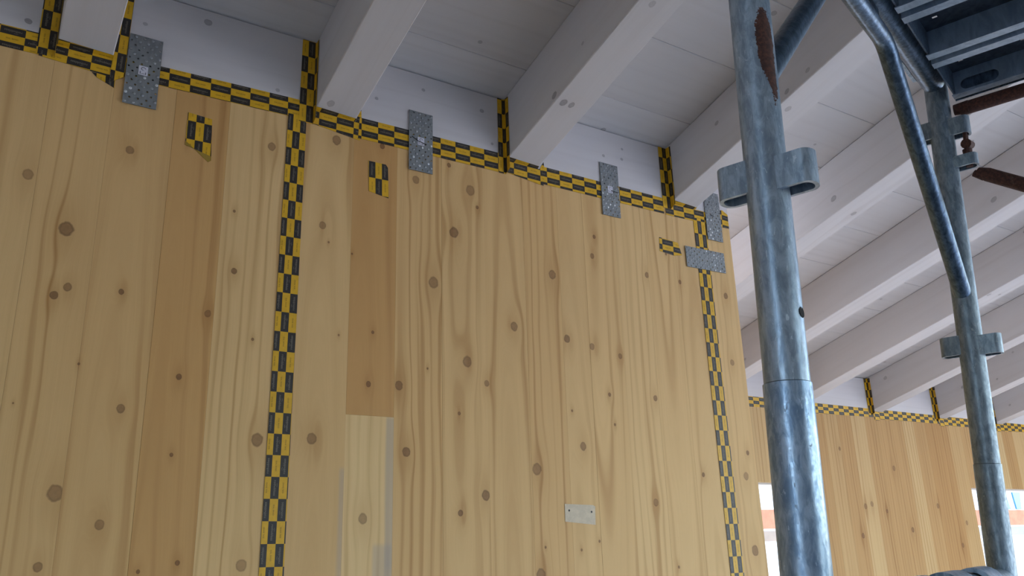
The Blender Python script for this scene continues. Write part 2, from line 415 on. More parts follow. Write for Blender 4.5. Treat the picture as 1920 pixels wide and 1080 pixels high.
# window linings and sill boards
for nm, xa, xb in (('window_1', 3.1, 4.36), ('window_2', 6.2, 7.6)):
    fr = MB()
    fr.box(xa, xb, FW+0.0225, FW+0.121, 0.343, 0.3545).box(xa, xb, FW+0.0225, FW+0.121, -0.75, -0.735)
    fr.box(xa, xa+0.012, FW+0.0225, FW+0.121, -0.735, 0.343).box(xb-0.012, xb, FW+0.0225, FW+0.121, -0.735, 0.343)
    struct(fr.build(nm, M['white_wall']))

# ------------------------------------------------------------------ roof boards (ceiling)
YB = -2.7
ceil_mb = MB()
ceil_mb.hexa([(-3.2, YB, zt(YB)+0.024), (9.5, YB, zt(YB)+0.024), (9.5, FW+0.12, zt(FW+0.12)+0.024), (-3.2, FW+0.12, zt(FW+0.12)+0.024),
    (-3.2, YB, zt(YB)+0.14), (9.5, YB, zt(YB)+0.14), (9.5, FW+0.12, zt(FW+0.12)+0.14), (-3.2, FW+0.12, zt(FW+0.12)+0.14)])
ceiling = struct(ceil_mb.build('ceiling', M['core']))
seams = [1.945 + 0.266*k_ for k_ in range(-18, 7)]
seams = [s_ for s_ in seams if YB < s_ < FW+0.1]
seams = [YB] + seams + [FW+0.12]
for i in range(len(seams)-1):
    y0, y1 = seams[i]+0.0007, seams[i+1]-0.0007
    ks = [(random.uniform(y0+0.02, y1-0.02), random.uniform(-0.2, 6.5), random.uniform(0.004, 0.009), 0.6) for _ in range(9)] if y1 > 0.9 else []
    tt = random.uniform(-1, 1)
    cl = tuple(c*(1+0.03*tt) for c in WW_L[:3]) + (1,)
    m = wood('whitewashed_board', 'YX', cl, WW_D, WW_K, ks, 200+i*3.3, None, line=0.3, freq=150, contrast=0.45, blotch=0.22, halo_amt=0.25, rimcol=srgb(110, 102, 100))
    dz = random.uniform(0, 0.0008)
    MB().hexa([(-3.2, y0, zt(y0)+dz), (9.5, y0, zt(y0)+dz), (9.5, y1, zt(y1)+dz), (-3.2, y1, zt(y1)+dz),
        (-3.2, y0, zt(y0)+0.0235), (9.5, y0, zt(y0)+0.0235), (9.5, y1, zt(y1)+0.0235), (-3.2, y1, zt(y1)+0.0235)]).build('roof_board', m, ceiling, bevel=0.0012)

# ------------------------------------------------------------------ rafters
RX = [0.055, 0.707, 1.355, 2.078, 2.82, 3.585, 4.345, 5.15, 5.92, 6.69, 7.46]
RW = 0.125
ORD = ['first', 'second', 'third', 'fourth', 'fifth', 'sixth', 'seventh', 'eighth', 'ninth', 'tenth', 'eleventh']
RLAB = ['whitewashed rafter at the top left corner, leftmost one, taped on both sides',
    'whitewashed rafter above the long left vertical tape strip',
    'whitewashed rafter with three grey knots, third from the left',
    'whitewashed rafter above the right vertical tape, passing behind the thick pole',
    'whitewashed rafter just right of the timber wall end, fifth from the left',
    'whitewashed rafter crossing behind both scaffold poles, sixth from the left',
    'whitewashed rafter ending on far wall beside the thick pole, seventh from the left',
    'whitewashed rafter resting on far wall at its left visible tape post',
    'whitewashed rafter resting on far wall at its second visible tape post',
    'whitewashed rafter ending on far wall directly behind the thin pole',
    'whitewashed rafter at the right picture edge, rightmost of all']
for i, xl in enumerate(RX):
    yend = D+0.20 if i < 4 else FW+0.12
    # knots are given across = X + Z (along the left face) and along = Y
    ks = []
    for _ in range(7):
        y = random.uniform(0.9, yend-0.15)
        ks.append((xl+random.uniform(-0.2, 0.11), y, random.uniform(0.006, 0.011), random.uniform(0.45, 0.7)))
    if i == 2:
        ks = [(1.335, 1.800, 0.010, 0.8), (1.385, 1.795, 0.011, 0.8), (1.415, 1.795, 0.009, 0.75), (1.40, 1.40, 0.009, 0.4), (1.28, 1.65, 0.005, 0.5)]
    tt = 0.04 if i < 3 else 0.0
    m = wood('whitewashed_rafter', 'SY', srgb(207, 203, 202), srgb(176, 167, 163), WW_K, ks, 300+i*4.7, (xl-0.1+random.uniform(-0.1, 0.1), random.choice((-1.5, 5.0)), 0.02), line=0.35, freq=110, contrast=0.5, blotch=0.3, halo_amt=0.25, rimcol=srgb(104, 96, 96))
    b0 = (xl, YB, zb(YB))
    x1 = xl+RW
    r = MB().hexa([(xl, YB, zb(YB)), (x1, YB, zb(YB)), (x1, yend, zb(yend)), (xl, yend, zb(yend)),
        (xl, YB, zt(YB)-0.001), (x1, YB, zt(YB)-0.001), (x1, yend, zt(yend)-0.001), (xl, yend, zt(yend)-0.001)]).build('rafter', m, None, base=(xl+RW/2, yend, zb(yend)), bevel=0.0025)
    tag(r, RLAB[i], 'beam', 'whitewashed roof rafters')

# infill boards between the rafters, on top of each wall
def infill(xa, xb, y, th, label, seed, knots):
    m = wood('whitewashed_infill', 'ZX', srgb(206, 200, 198), srgb(178, 169, 167), WW_K, knots, seed, None, line=0.3, freq=140, contrast=0.45, blotch=0.22, halo_amt=0.25, rimcol=srgb(104, 96, 96))
    z0, z1 = zb(y)-0.0015, zt(y)-0.0045
    z1b = zt(y+th)-0.0045
    o = MB().hexa([(xa, y, z0), (xb, y, z0), (xb, y+th, z0), (xa, y+th, z0), (xa, y, z1), (xb, y, z1), (xb, y+th, z1b), (xa, y+th, z1b)]).build('infill_board', m, None, base=((xa+xb)/2, y+th/2, z0), bevel=0.001)
    return tag(o, label, 'board', 'whitewashed infill boards between rafters')
NI = ['whitewashed infill board in the top left corner, left of the first rafter',
    'whitewashed infill board between first and second rafters, behind the leftmost steel plate',
    'whitewashed infill board between second and third rafters, behind the second steel plate',
    'whitewashed infill board between third and fourth rafters, behind the third steel plate',
    'short whitewashed infill board at the right end of the timber wall']
for i in range(5):
    xa = -0.6 if i == 0 else RX[i-1]+RW+0.0005
    xb = RX[i]-0.0005 if i < 4 else XR
    ks = [(random.uniform(1.26, 1.42), random.uniform(xa+0.05, xb-0.05), random.uniform(0.004, 0.007), 0.7) for _ in range(4)]
    if i == 0: ks = [(1.262, -0.012, 0.007, 0.95), (1.40, -0.1, 0.005, 0.6)]
    if i == 1: ks = [(1.405, 0.40, 0.009, 0.75), (1.345, 0.245, 0.005, 0.6), (1.255, 0.60, 0.005, 0.6)]
    infill(xa, xb, D, 0.06, NI[i], 400+i*5.1, ks)
FI = ['whitewashed infill board over far wall beside the timber wall end', 'whitewashed infill board over far wall left of the thick pole', 'whitewashed infill board over far wall behind the thick pole',
    'whitewashed infill board over far wall between seventh and eighth rafters', 'whitewashed infill board over far wall between eighth and ninth rafters', 'whitewashed infill board over far wall just left of the thin pole', 'whitewashed infill board over far wall at the right picture edge']
for i in range(4, 11):
    xa = RX[i-1]+RW+0.0005 if i > 4 else XR+0.01
    infill(xa, RX[i]-0.0005, FW, 0.06, FI[i-4], 450+i*3.3, [])

# ------------------------------------------------------------------ checkered sealing tape
def text_tris(txt, length, shear=0.0):
    cu = bpy.data.curves.new('lettering', 'FONT'); cu.body = txt; cu.resolution_u = 2; cu.align_x = 'CENTER'; cu.align_y = 'CENTER'; cu.space_character = 1.02
    o = bpy.data.objects.new('lettering', cu); COL.objects.link(o)
    bpy.context.view_layer.update()
    me = bpy.data.meshes.new_from_object(o.evaluated_get(bpy.context.evaluated_depsgraph_get()))
    me.calc_loop_triangles()
    vs = [(v.co.x+shear*v.co.y, v.co.y) for v in me.vertices]
    xs = [v[0] for v in vs]; ys = [v[1] for v in vs]
    sc = length/(max(xs)-min(xs)); cx = (max(xs)+min(xs))/2; cy = (max(ys)+min(ys))/2
    vs = [((x-cx)*sc, (y-cy)*sc) for x, y in vs]
    tris = [[vs[i_] for i_ in t.vertices] for t in me.loop_triangles]
    bpy.data.objects.remove(o); bpy.data.curves.remove(cu); bpy.data.meshes.remove(me)
    return tris
T_BLACK = text_tris('rothoblaas', 0.037)
# the swoosh over the letters
_sw = [(-0.011+0.0022*k_, 0.0042+0.0012*math.sin(k_/4*math.pi)) for k_ in range(5)]
for k_ in range(4):
    (xa, ya), (xb, yb) = _sw[k_], _sw[k_+1]
    T_BLACK += [[(xa, ya), (xb, yb), (xb, yb+0.0006)], [(xa, ya), (xb, yb+0.0006), (xa, ya+0.0006)]]
T_YEL = text_tris('SEAL BAND', 0.026)

def area2(p): return sum(p[i][0]*p[(i+1) % len(p)][1]-p[(i+1) % len(p)][0]*p[i][1] for i in range(len(p)))
def clip(poly, cp):
    out = poly
    n = len(cp)
    for i in range(n):
        ax, ay = cp[i]; bx, by = cp[(i+1) % n]
        inp = out; out = []
        if not inp: break
        sd = lambda p: (bx-ax)*(p[1]-ay)-(by-ay)*(p[0]-ax)
        for j in range(len(inp)):
            P, Q = inp[j], inp[(j+1) % len(inp)]
            a_, b_ = sd(P), sd(Q)
            if a_ >= 0: out.append(P)
            if (a_ >= 0) != (b_ >= 0):
                t = a_/(a_-b_); out.append((P[0]+(Q[0]-P[0])*t, P[1]+(Q[1]-P[1])*t))
    if len(out) < 3 or abs(area2(out)) < 1e-9: return []
    return out
CL, CW = 0.0525, 0.0205      # length and width of one printed field
def tape(label, regions, axis, off=(0.0, 0.0), ang=0.0, group=None, h=0.0008, text=True, lift=0.0):
    """regions: (convex polygon in (a, b), map(a, b, h)); axis 'V' or 'H' is the direction the strip runs in"""
    mb = MB()
    ca, sa = math.cos(ang), math.sin(ang)
    dirv = (0.0, 1.0) if axis == 'V' else (1.0, 0.0)
    dirv = (dirv[0]*ca-dirv[1]*sa, dirv[0]*sa+dirv[1]*ca)
    perp = (-dirv[1], dirv[0])
    H0 = lift+0.0002; H1 = lift+h
    for poly, fn in regions:
        if area2(poly) < 0: poly = poly[::-1]
        ss = [(p[0]-off[0])*dirv[0]+(p[1]-off[1])*dirv[1] for p in poly]
        tt = [(p[0]-off[0])*perp[0]+(p[1]-off[1])*perp[1] for p in poly]
        for i in range(math.floor(min(ss)/CL), math.ceil(max(ss)/CL)):
            for j in range(math.floor(min(tt)/CW), math.ceil(max(tt)/CW)):
                to = lambda s_, t_: (off[0]+dirv[0]*s_+perp[0]*t_, off[1]+dirv[1]*s_+perp[1]*t_)
                cell = [to(i*CL, j*CW), to((i+1)*CL, j*CW), to((i+1)*CL, (j+1)*CW), to(i*CL, (j+1)*CW)]
                if area2(cell) < 0: cell = cell[::-1]
                c = clip(cell, poly)
                if not c: continue
                black = (i+j) % 2
                mb.add([fn(a, b, H1) for a, b in c], [tuple(range(len(c)))], 1 if black else 0)
                if not text: continue
                whole = len(c) == 4 and abs(abs(area2(c))-2*CL*CW) < 1e-7
                fl = 1 if j % 2 else -1
                for tri in (T_BLACK if black else T_YEL):
                    q_ = [to((i+0.5)*CL+fl*x_, (j+0.5)*CW+fl*y_) for x_, y_ in tri]
                    if not whole:
                        if area2(q_) < 0: q_ = q_[::-1]
                        q_ = clip(q_, poly)
                        if not q_: continue
                    mb.add([fn(a, b, H1+0.0002) for a, b in q_], [tuple(range(len(q_)))], 2 if black else 3)
        n = len(poly)
        mb.add([fn(a, b, H0) for a, b in poly] + [fn(a, b, H1) for a, b in poly], [(i, (i+1) % n, n+(i+1) % n, n+i) for i in range(n)] + [tuple(reversed(range(n)))], 4)
    c0 = Vector(mb.v[0])
    lo = min(v[2] for v in mb.v)
    cx = sum(v[0] for v in mb.v)/len(mb.v); cy = sum(v[1] for v in mb.v)/len(mb.v)
    o = mb.build('sealing_tape', [M['yellow'], M['black'], M['print_light'], M['print_dark'], M['tape_back']], None, base=(cx, cy, lo), fix=False)
    return tag(o, label, 'tape', group)
def onwall(y):
    return lambda a, b, h: (a, y-h, b)
def rect(a0, a1, b0, b1): return [(a0, b0), (a1, b0), (a1, b1), (a0, b1)]
W1 = onwall(D)
# --- long strips over the panel joints
tape('long black and yellow checkered tape running down the wall under the second rafter', [([(0.620, -0.95), (0.686, -0.95), (0.686, 1.192), (0.634, 1.192)], W1)], 'V', (0.662, -0.015), math.radians(-0.35), 'long vertical tapes', lift=0.0008)
tape('long black and yellow checkered tape running down the wall near its right end', [([(2.201, -0.95), (2.262, -0.95), (2.252, 1.185), (2.188, 1.185)], W1)], 'V', (2.232, 0.02), math.radians(0.25), 'long vertical tapes', lift=0.0008)
# --- strips along the top of the timber wall
ROWG = 'tapes along the top of the timber wall'
tape('checkered tape along the wall top in the picture corner left of the first rafter', [([(-0.5, 1.169), (0.045, 1.180), (0.045, 1.238), (-0.5, 1.228)], W1)], 'H', (-0.012, 1.1725), math.radians(0.6), ROWG)
def under(i):
    """strip below a rafter, its upper edge folded onto the rafter's underside"""
    return lambda a, b, h: (a, D-h, b) if b <= ZB+1e-9 else (a, D-(b-ZB), zb(D-(b-ZB))-h)
def row_under(i, x0, x1, label, off, ang=0.0, zlo=(1.174, 1.166), fold=0.018, extra=()):
    regs = [([(x0, zlo[0]), (x1, zlo[1]), (x1, ZB-0.0012), (x0, ZB-0.0012)], lambda a, b, h: (a, D-h, b)),
            ([(RX[i]+0.001, ZB), (min(x1, RX[i]+RW), ZB), (min(x1, RX[i]+RW), ZB+fold*0.6), (RX[i]+0.001, ZB+fold)], lambda a, b, h: (a, D-0.001-(b-ZB), zb(D-0.001-(b-ZB))-h))]
    regs += [(p, lambda a, b, h: (a, D-h, b)) for p in extra]
    return tape(label, regs, 'H', off, ang, ROWG, lift=0.0006)
row_under(0, 0.020, 0.193, 'checkered tape along the wall top under the leftmost rafter', (0.028, 1.1745), math.radians(-0.9), (1.177, 1.166))
tape('short torn bit of checkered tape hanging under the leftmost rafter', [([(0.137, 1.168), (0.192, 1.168), (0.192, 1.139), (0.150, 1.157)], W1)], 'V', (0.13, 1.12), math.radians(2), 'torn scraps of tape')
tape('checkered tape along the wall top behind the leftmost steel plate', [([(0.186, 1.176), (0.672, 1.184), (0.672, 1.243), (0.186, 1.231)], W1)], 'H', (0.317, 1.1795), math.radians(1.0), ROWG)
row_under(1, 0.690, 0.848, 'checkered tape along the wall top under the second rafter, with a torn yellow tip', (0.775, 1.1775), math.radians(-1.2), (1.180, 1.161), extra=([(0.8335, ZB-0.0012), (0.852, ZB-0.0012), (0.850, 1.266), (0.843, 1.252)],))
tape('checkered tape along the wall top behind the second steel plate', [([(0.842, 1.168), (1.338, 1.172), (1.338, 1.240), (0.846, 1.236)], W1)], 'H', (0.905, 1.1775), math.radians(0.45), ROWG, lift=0.0010)
row_under(2, 1.352, 1.502, 'checkered tape along the wall top under the third rafter, with a torn black tip', (1.385, 1.1775), math.radians(-1.0), (1.178, 1.162), extra=([(1.488, ZB-0.0012), (1.508, ZB-0.0012), (1.506, 1.250)],))
tape('checkered tape along the wall top behind the third steel plate', [([(1.494, 1.168), (2.040, 1.170), (2.040, 1.232), (1.500, 1.232)], W1)], 'H', (1.57, 1.1765), math.radians(0.2), ROWG, lift=0.0010)
row_under(3, 2.050, 2.300, 'checkered tape along the wall top under the fourth rafter, left of the rightmost plate', (2.09, 1.1745), math.radians(0.8), (1.168, 1.172))
tape('small end of checkered tape at the upper right corner of the timber wall', [([(2.306, 1.172), (2.378, 1.174), (2.378, 1.232), (2.350, 1.246), (2.306, 1.236)], W1)], 'H', (2.29, 1.166), math.radians(-2), ROWG, lift=0.0010)
# --- corner strips where a rafter meets the infill board
def corner(xl, y, z0, z1, wa, wb, label, off, ang, group, lift=0.0014):
    regs = [(rect(xl-wa, xl-0.0006, z0, z1), lambda a, b, h: (a, y-h, b)),
            ([(xl-0.0006, z0), (xl+wb, z0+0.012), (xl+wb, z1), (xl-0.0006, z1)], lambda a, b, h: (xl-h, y-0.001-(a-xl), b))]
    return tape(label, regs, 'V', off, math.radians(ang), group, lift=lift)
CG = 'corner tapes beside the rafters'
corner(RX[0], D, 1.181, zt(D)-0.004, 0.042, 0.018, 'checkered tape climbing the left side of the leftmost rafter', (0.037, 1.20), 0.5, CG)
tape('checkered tape climbing the right side of the leftmost rafter', [([(RX[0]+RW-0.002, 1.150), (0.210, 1.175), (0.213, zt(D)-0.005), (RX[0]+RW+0.0012, zt(D)-0.005)], W1)], 'V', (0.189, 1.187), math.radians(-0.6), CG, lift=0.0022)
corner(RX[1], D, 1.176, zt(D)-0.004, 0.043, 0.022, 'checkered tape climbing the left side of the second rafter', (0.684, 1.178), 0.4, CG)
corner(RX[2], D, 1.170, zt(D)-0.004, 0.028, 0.026, 'checkered tape climbing the left side of the third rafter', (1.345, 1.175), 0.4, CG)
corner(RX[3], D, 1.195, zt(D)-0.004, 0.040, 0.026, 'checkered tape climbing the left side of the fourth rafter', (2.060, 1.190), 0.8, CG)
# --- small patches
PG = 'small tape patches'
tape('small checkered tape patch with a slanted lower end, below the leftmost steel plate', [([(0.371, 1.027), (0.394, 1.021), (0.431, 0.992), (0.438, 0.998), (0.432, 1.117), (0.371, 1.121)], W1)], 'V', (0.393, 1.046+0.0525), math.radians(0.6), PG)
tape('small upright checkered tape patch left of the second steel plate', [([(0.880, 1.008), (0.943, 0.998), (0.939, 1.095), (0.932, 1.104), (0.877, 1.104)], W1)], 'V', (0.8985, 1.053+0.0525), math.radians(1.5), PG)
tape('small sideways checkered tape patch left of the horizontal steel plate', [([(2.003, 1.018), (2.075, 1.012), (2.112, 1.020), (2.096, 1.066), (2.006, 1.072)], W1)], 'H', (2.018, 1.0265), math.radians(-1.0), PG)
# --- far wall
FG = 'tapes on the far wall'
ZBF = zb(FW)
W2 = onwall(FW)
FT = ['checkered tape on far wall top beside the timber wall end', 'checkered tape on far wall top left of the thick pole', 'checkered tape on far wall top behind the thick pole', 'checkered tape on far wall top between seventh and eighth rafters', 'checkered tape on far wall top between eighth and ninth rafters', 'checkered tape on far wall top just left of the thin pole', 'checkered tape on far wall top at the right picture edge']
for i in range(4, 11):
    xa = (RX[i-1]+RW-0.06) if i > 4 else XR+0.01
    xb = RX[i]+0.03
    dz = random.uniform(-0.004, 0.004)
    tape(FT[i-4], [([(xa, ZBF-0.052+dz), (xb, ZBF-0.045-dz), (xb, ZBF-0.0025), (xa, ZBF-0.0025)], W2), (rect(xa+0.065 if i > 4 else xa, RX[i]-0.004, ZBF-0.0025, ZBF+0.014), W2)], 'H', (xa+0.02, ZBF-0.049), math.radians(random.uniform(-0.6, 0.6)), FG)
for i in range(5, 11):
    zz = ZBF-0.05
    tape('checkered tape on far wall top under the %s rafter from the left' % ORD[i], [(rect(RX[i]+0.02, RX[i]+RW-0.05, ZBF-0.062, ZBF-0.003), W2)], 'H', (RX[i]+0.03, ZBF-0.058), math.radians(-1.5), FG, lift=0.0010)
for i in range(5, 11):
    corner(RX[i], FW, ZBF-0.03, zt(FW)-0.004, 0.036, 0.024, 'checkered tape on far wall climbing the left side of the %s rafter' % ORD[i], (RX[i]-0.012, ZBF+0.005*i), 0.5, FG)

# ------------------------------------------------------------------ perforated steel plates
nail_me = {}
def steel_plate(cx, cz, label, ang=0.0, horizontal=False, seed=1, sticker=True, mark=None):
    """80 x 200 mm, a 10 x 12.5 mm raster with a hole in every second field"""
    rnd = random.Random(seed)
    W, H, th = 0.080, 0.200, 0.0018
    y0 = D-0.0034
    ca, sa = math.cos(ang), math.sin(ang)
    if horizontal: ca, sa = math.cos(ang+math.pi/2), math.sin(ang+math.pi/2)
    def fn(a, b, h): return (cx+a*ca-b*sa, y0-h, cz+a*sa+b*ca)
    root = empty('nail_plate', (cx, D, cz-(W if horizontal else H)/2))
    nx, nz = 8, 16
    dx, dz = W/nx, H/nz
    mb = MB(); holes = []
    for i in range(nx):
        for j in range(nz):
            x0, x1, z0, z1 = -W/2+i*dx, -W/2+(i+1)*dx, -H/2+j*dz, -H/2+(j+1)*dz
            if (i+j) % 2 == 0:
                c = ((x0+x1)/2, (z0+z1)/2); holes.append(c)
                N = 8
                ring = [(c[0]+0.0027*math.cos(2*math.pi*(k_+0.5)/N), c[1]+0.0027*math.sin(2*math.pi*(k_+0.5)/N)) for k_ in range(N)]
                outer = [(x1, c[1]), (x1, z1), (c[0], z1), (x0, z1), (x0, c[1]), (x0, z0), (c[0], z0), (x1, z0)]
                # ring vertex k lies between outer k and k+1
                vs = [fn(*p, th) for p in outer] + [fn(*p, th) for p in ring] + [fn(*p, 0) for p in ring]
                fs = []
                for k_ in range(N):
                    k2 = (k_+1) % N
                    fs.append((k_, k2, N+k_)); fs.append((k2, N+k2, N+k_)); fs.append((N+k_, N+k2, 2*N+k2, 2*N+k_))
                mb.add(vs, fs)
            else:
                mb.add([fn(x0, z0, th), fn(x1, z0, th), fn(x1, z1, th), fn(x0, z1, th)], [(0, 1, 2, 3)])
    B_ = [(-W/2, -H/2), (W/2, -H/2), (W/2, H/2), (-W/2, H/2)]
    mb.add([fn(a, b, 0) for a, b in B_] + [fn(a, b, th) for a, b in B_], [(0, 1, 5, 4), (1, 2, 6, 5), (2, 3, 7, 6), (3, 0, 4, 7)])
    mb.build('plate', M['plate'], root, fix=False)
    for (a, b) in holes:
        if abs(b) < 0.018 and abs(a) < 0.02 and sticker: continue
        if rnd.random() > 0.55: continue
        p = fn(a, b, th)
        kind = 'nail_bright' if (b < 0 and rnd.random() < 0.3) else 'nail'
        if kind not in nail_me:
            prof = [(0.0040, 0.0), (0.0040, 0.0006), (0.0030, 0.0013), (0.0014, 0.0016)]
            n = MB()
            for k_, (r_, h_) in enumerate(prof):
                n.v += [(r_*math.cos(t_*math.pi/4), -h_, r_*math.sin(t_*math.pi/4)) for t_ in range(8)]
            for k_ in range(len(prof)-1):
                for t_ in range(8):
                    n.f.append((k_*8+t_, k_*8+(t_+1) % 8, (k_+1)*8+(t_+1) % 8, (k_+1)*8+t_)); n.m.append(0)
            n.f.append(tuple(range(24, 32))); n.m.append(0)
            o = n.build('nail', M[kind], None, base=(0, 0, 0), smooth=True)
            nail_me[kind] = o.data; bpy.data.objects.remove(o)
        o = bpy.data.objects.new('nail', nail_me[kind]); COL.objects.link(o); o.parent = root
        bs = Vector(root['_base']); o.location = Vector(p)-bs
        o.rotation_euler = (rnd.uniform(-0.15, 0.15), rnd.uniform(0, 3), rnd.uniform(-0.15, 0.15))
    if sticker:
        st = MB(); st.prism([(-0.011, -0.012), (0.011, -0.012), (0.011, 0.014), (-0.011, 0.014)], fn, th+0.0001, th+0.0004)
        so = st.build('sticker', M['sticker'], root)
        so['label'] = 'small white printed sticker'
        ik = MB()
        N = 10
        for k_ in range(N):   # a ring and two strokes, the worn print
            a0, a1 = 2*math.pi*k_/N*0.75, 2*math.pi*(k_+1)/N*0.75
            ik.add([fn(0.006*math.cos(a_), 0.006+0.005*math.sin(a_), th+0.0006) for a_ in (a0, a1)] + [fn(0.0042*math.cos(a_), 0.006+0.0033*math.sin(a_), th+0.0006) for a_ in (a1, a0)], [(0, 1, 2, 3)])
        for (xa, xb, za, zb_) in ((-0.008, -0.006, -0.010, -0.002), (-0.004, 0.004, -0.009, -0.0075), (0.005, 0.007, -0.010, -0.003)):
            ik.add([fn(xa, za, th+0.0006), fn(xb, za, th+0.0006), fn(xb, zb_, th+0.0006), fn(xa, zb_, th+0.0006)], [(0, 1, 2, 3)])
        ik.build('sticker_print', M['ink'], so, fix=False)
    if mark:
        pm = MB().tube([fn(a, b, th+0.0018) for a, b in mark], 0.0011, 6)
        po = pm.build('wire_end', M['pen'], root); po['label'] = 'thin dark bent wire'
    return tag(root, label, 'steel plate', 'perforated steel nail plates')
steel_plate(0.2525, 1.204, 'upright perforated steel plate nearest the top left corner, by the leftmost rafter', 0.0, seed=3)
steel_plate(1.045, 1.206, 'upright perforated steel plate between second and third rafters, crossed by a dark wire', 0.0, seed=5, mark=[(-0.030, 0.010), (-0.012, 0.0), (0.008, -0.004), (0.018, -0.006)])
steel_plate(1.787, 1.208, 'upright perforated steel plate between third and fourth rafters', 0.0, seed=8, mark=[(0.002, -0.002), (0.018, -0.004), (0.036, -0.005)])
steel_plate(2.293, 1.208, 'upright perforated steel plate at the right end, half hidden behind fourth rafter', 0.0, seed=11, sticker=False, mark=[(-0.015, 0.002), (0.000, -0.001)])
steel_plate(2.229, 1.021, 'horizontal perforated steel plate across the right vertical tape', math.radians(1.0), True, seed=13, sticker=False)

# pale rectangle left on the planks, with two screw holes
M['pale'] = flat_mat('pale_residue', srgb(208, 192, 166), 0.8, noise=0.12, nscale=70)
po = MB().prism([(1.527, 0.084), (1.640, 0.074), (1.642, 0.128), (1.634, 0.132), (1.528, 0.135)], W1, 0.0002, 0.0009).build('paper_remnant', M['pale'], None, base=(1.585, D, 0.075))
tag(po, 'pale rectangular paper remnant stuck low on the timber wall, with two dark holes', 'paper')
for (a, b) in ((1.543, 0.116), (1.627, 0.112)):
    h_ = MB().tube([(a, D-0.0012, b), (a, D-0.0009, b)], 0.0032, 10).build('screw_hole', M['pen'], po)

# ------------------------------------------------------------------ scaffold
AZ = math.radians(71.9157)
SU = Vector((math.sin(AZ), math.cos(AZ), 0)); SW = Vector((math.cos(AZ), -math.sin(AZ), 0))
A0 = Vector((0.736, 0.576, 0))
SPAN = 1.05
def F(s, w, z):
    """s along the frame from the thick pole to the thin pole, w along the deck, z up; the whole scaffold leans a little"""
    k_ = min(max(s/SPAN, -0.2), 1.2)
    lean = Vector((0.017+0.007*k_, -0.022-0.025*k_, 0))*(z-0.5)
    return A0 + SU*s + SW*w + lean + Vector((0, 0, z))
RU, RLW = 0.02415, 0.0256
ZLIP = 0.163
ZLIP2 = 0.141
ZTOP = 0.985          # axis of the upper frame's head tube
ZLOW = -0.080         # axis of the lower frame's head tube
GA, GB = srgb(120, 134, 146), srgb(172, 186, 198)
prust = F(0.0, 0.0, 0.565)
view1 = Vector((-prust.x, -prust.y, 0)).normalized()
side1 = Vector((-view1.y, view1.x, 0))     # to the right as seen from the camera
pr = prust + side1*0.013 + view1*0.019
M['galv_near'] = steel('galvanised_near', srgb(132, 148, 164), srgb(172, 188, 202), (0.3, 0.45), 0.6, 0.2, paint=0.3, paintcol=srgb(200, 212, 220), rust=[(pr.x+side1.x*0.002, pr.y+side1.y*0.002, pr.z, 0.012, 0.012, 0.05), (pr.x+side1.x*0.009, pr.y+side1.y*0.009, pr.z-0.04, 0.009, 0.010, 0.05)])
M['galv_low'] = steel('galvanised_low', srgb(122, 146, 172), srgb(174, 194, 214), (0.28, 0.45), 0.62, 0.2, paint=0.3, paintcol=srgb(190, 208, 226))
M['galv_far'] = steel('galvanised_far', srgb(112, 126, 136), srgb(148, 162, 172), (0.36, 0.55), 0.6, 0.35, paint=0.3, paintcol=srgb(176, 182, 184))
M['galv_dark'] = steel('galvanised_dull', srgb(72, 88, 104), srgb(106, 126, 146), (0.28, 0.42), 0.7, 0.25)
M['deck'] = steel('deck_steel', srgb(132, 150, 168), srgb(158, 176, 194), (0.32, 0.45), 0.45, 0.08, scale=0.4)  # flange steel; reflected daylight is put into its lighter colour
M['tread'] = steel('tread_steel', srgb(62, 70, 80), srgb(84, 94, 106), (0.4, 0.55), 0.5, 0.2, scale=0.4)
M['rusty'] = steel('rusty_steel', srgb(70, 50, 44), srgb(104, 76, 64), (0.6, 0.85), 0.25, 0.4, rustall=0.75)
M['dark_hole'] = flat_mat('hole_shadow', srgb(20, 20, 22), 0.9)

def pole(s, z0, z1, r, n=40):
    pts = []; rad = []
    N = 6
    for k_ in range(N+1):
        pts.append(F(s, 0, z0+(z1-z0)*k_/N)); rad.append(r)
    return MB().tube(pts, rad, n)

def loop(s, z, sign, hgt=0.044, out=0.036, wid=0.034, th=0.005):
    """a U-shaped band of flat steel welded to a pole, open at top and bottom; sign = side along w"""
    prof = []
    N = 10
    r = wid/2
    for k_ in range(N+1):
        a_ = -math.pi/2+math.pi*k_/N
        prof.append((r*math.sin(a_), RU-0.006+out-r+0.008+ (r*0.75)*math.cos(a_)))
    outer = [(-r, RU-0.010)] + prof + [(r, RU-0.010)]
    mb = MB()
    n = len(outer)
    for zz in (-hgt/2, hgt/2):
        for (x_, y_) in outer: mb.v.append(tuple(F(s+x_, sign*y_, z+zz)))
        for (x_, y_) in outer:
            cx_, cy_ = 0, RU-0.006+out-r+0.008
            L_ = math.hypot(x_-cx_, y_-cy_) or 1
            if y_ < cy_: nx_, ny_ = (x_-math.copysign(th, x_)), y_
            else: nx_, ny_ = x_*(1-th/r), cy_+(y_-cy_)*(1-th/(r*0.75))
            mb.v.append(tuple(F(s+nx_, sign*ny_, z+zz)))
    o_b, i_b, o_t, i_t = 0, n, 2*n, 3*n
    for k_ in range(n-1):
        for q4 in ((o_b+k_, o_b+k_+1, o_t+k_+1, o_t+k_), (i_b+k_, i_t+k_, i_t+k_+1, i_b+k_+1), (o_t+k_, o_t+k_+1, i_t+k_+1, i_t+k_), (o_b+k_, i_b+k_, i_b+k_+1, o_b+k_+1)):
            mb.f.append(q4); mb.m.append(0)
    return mb

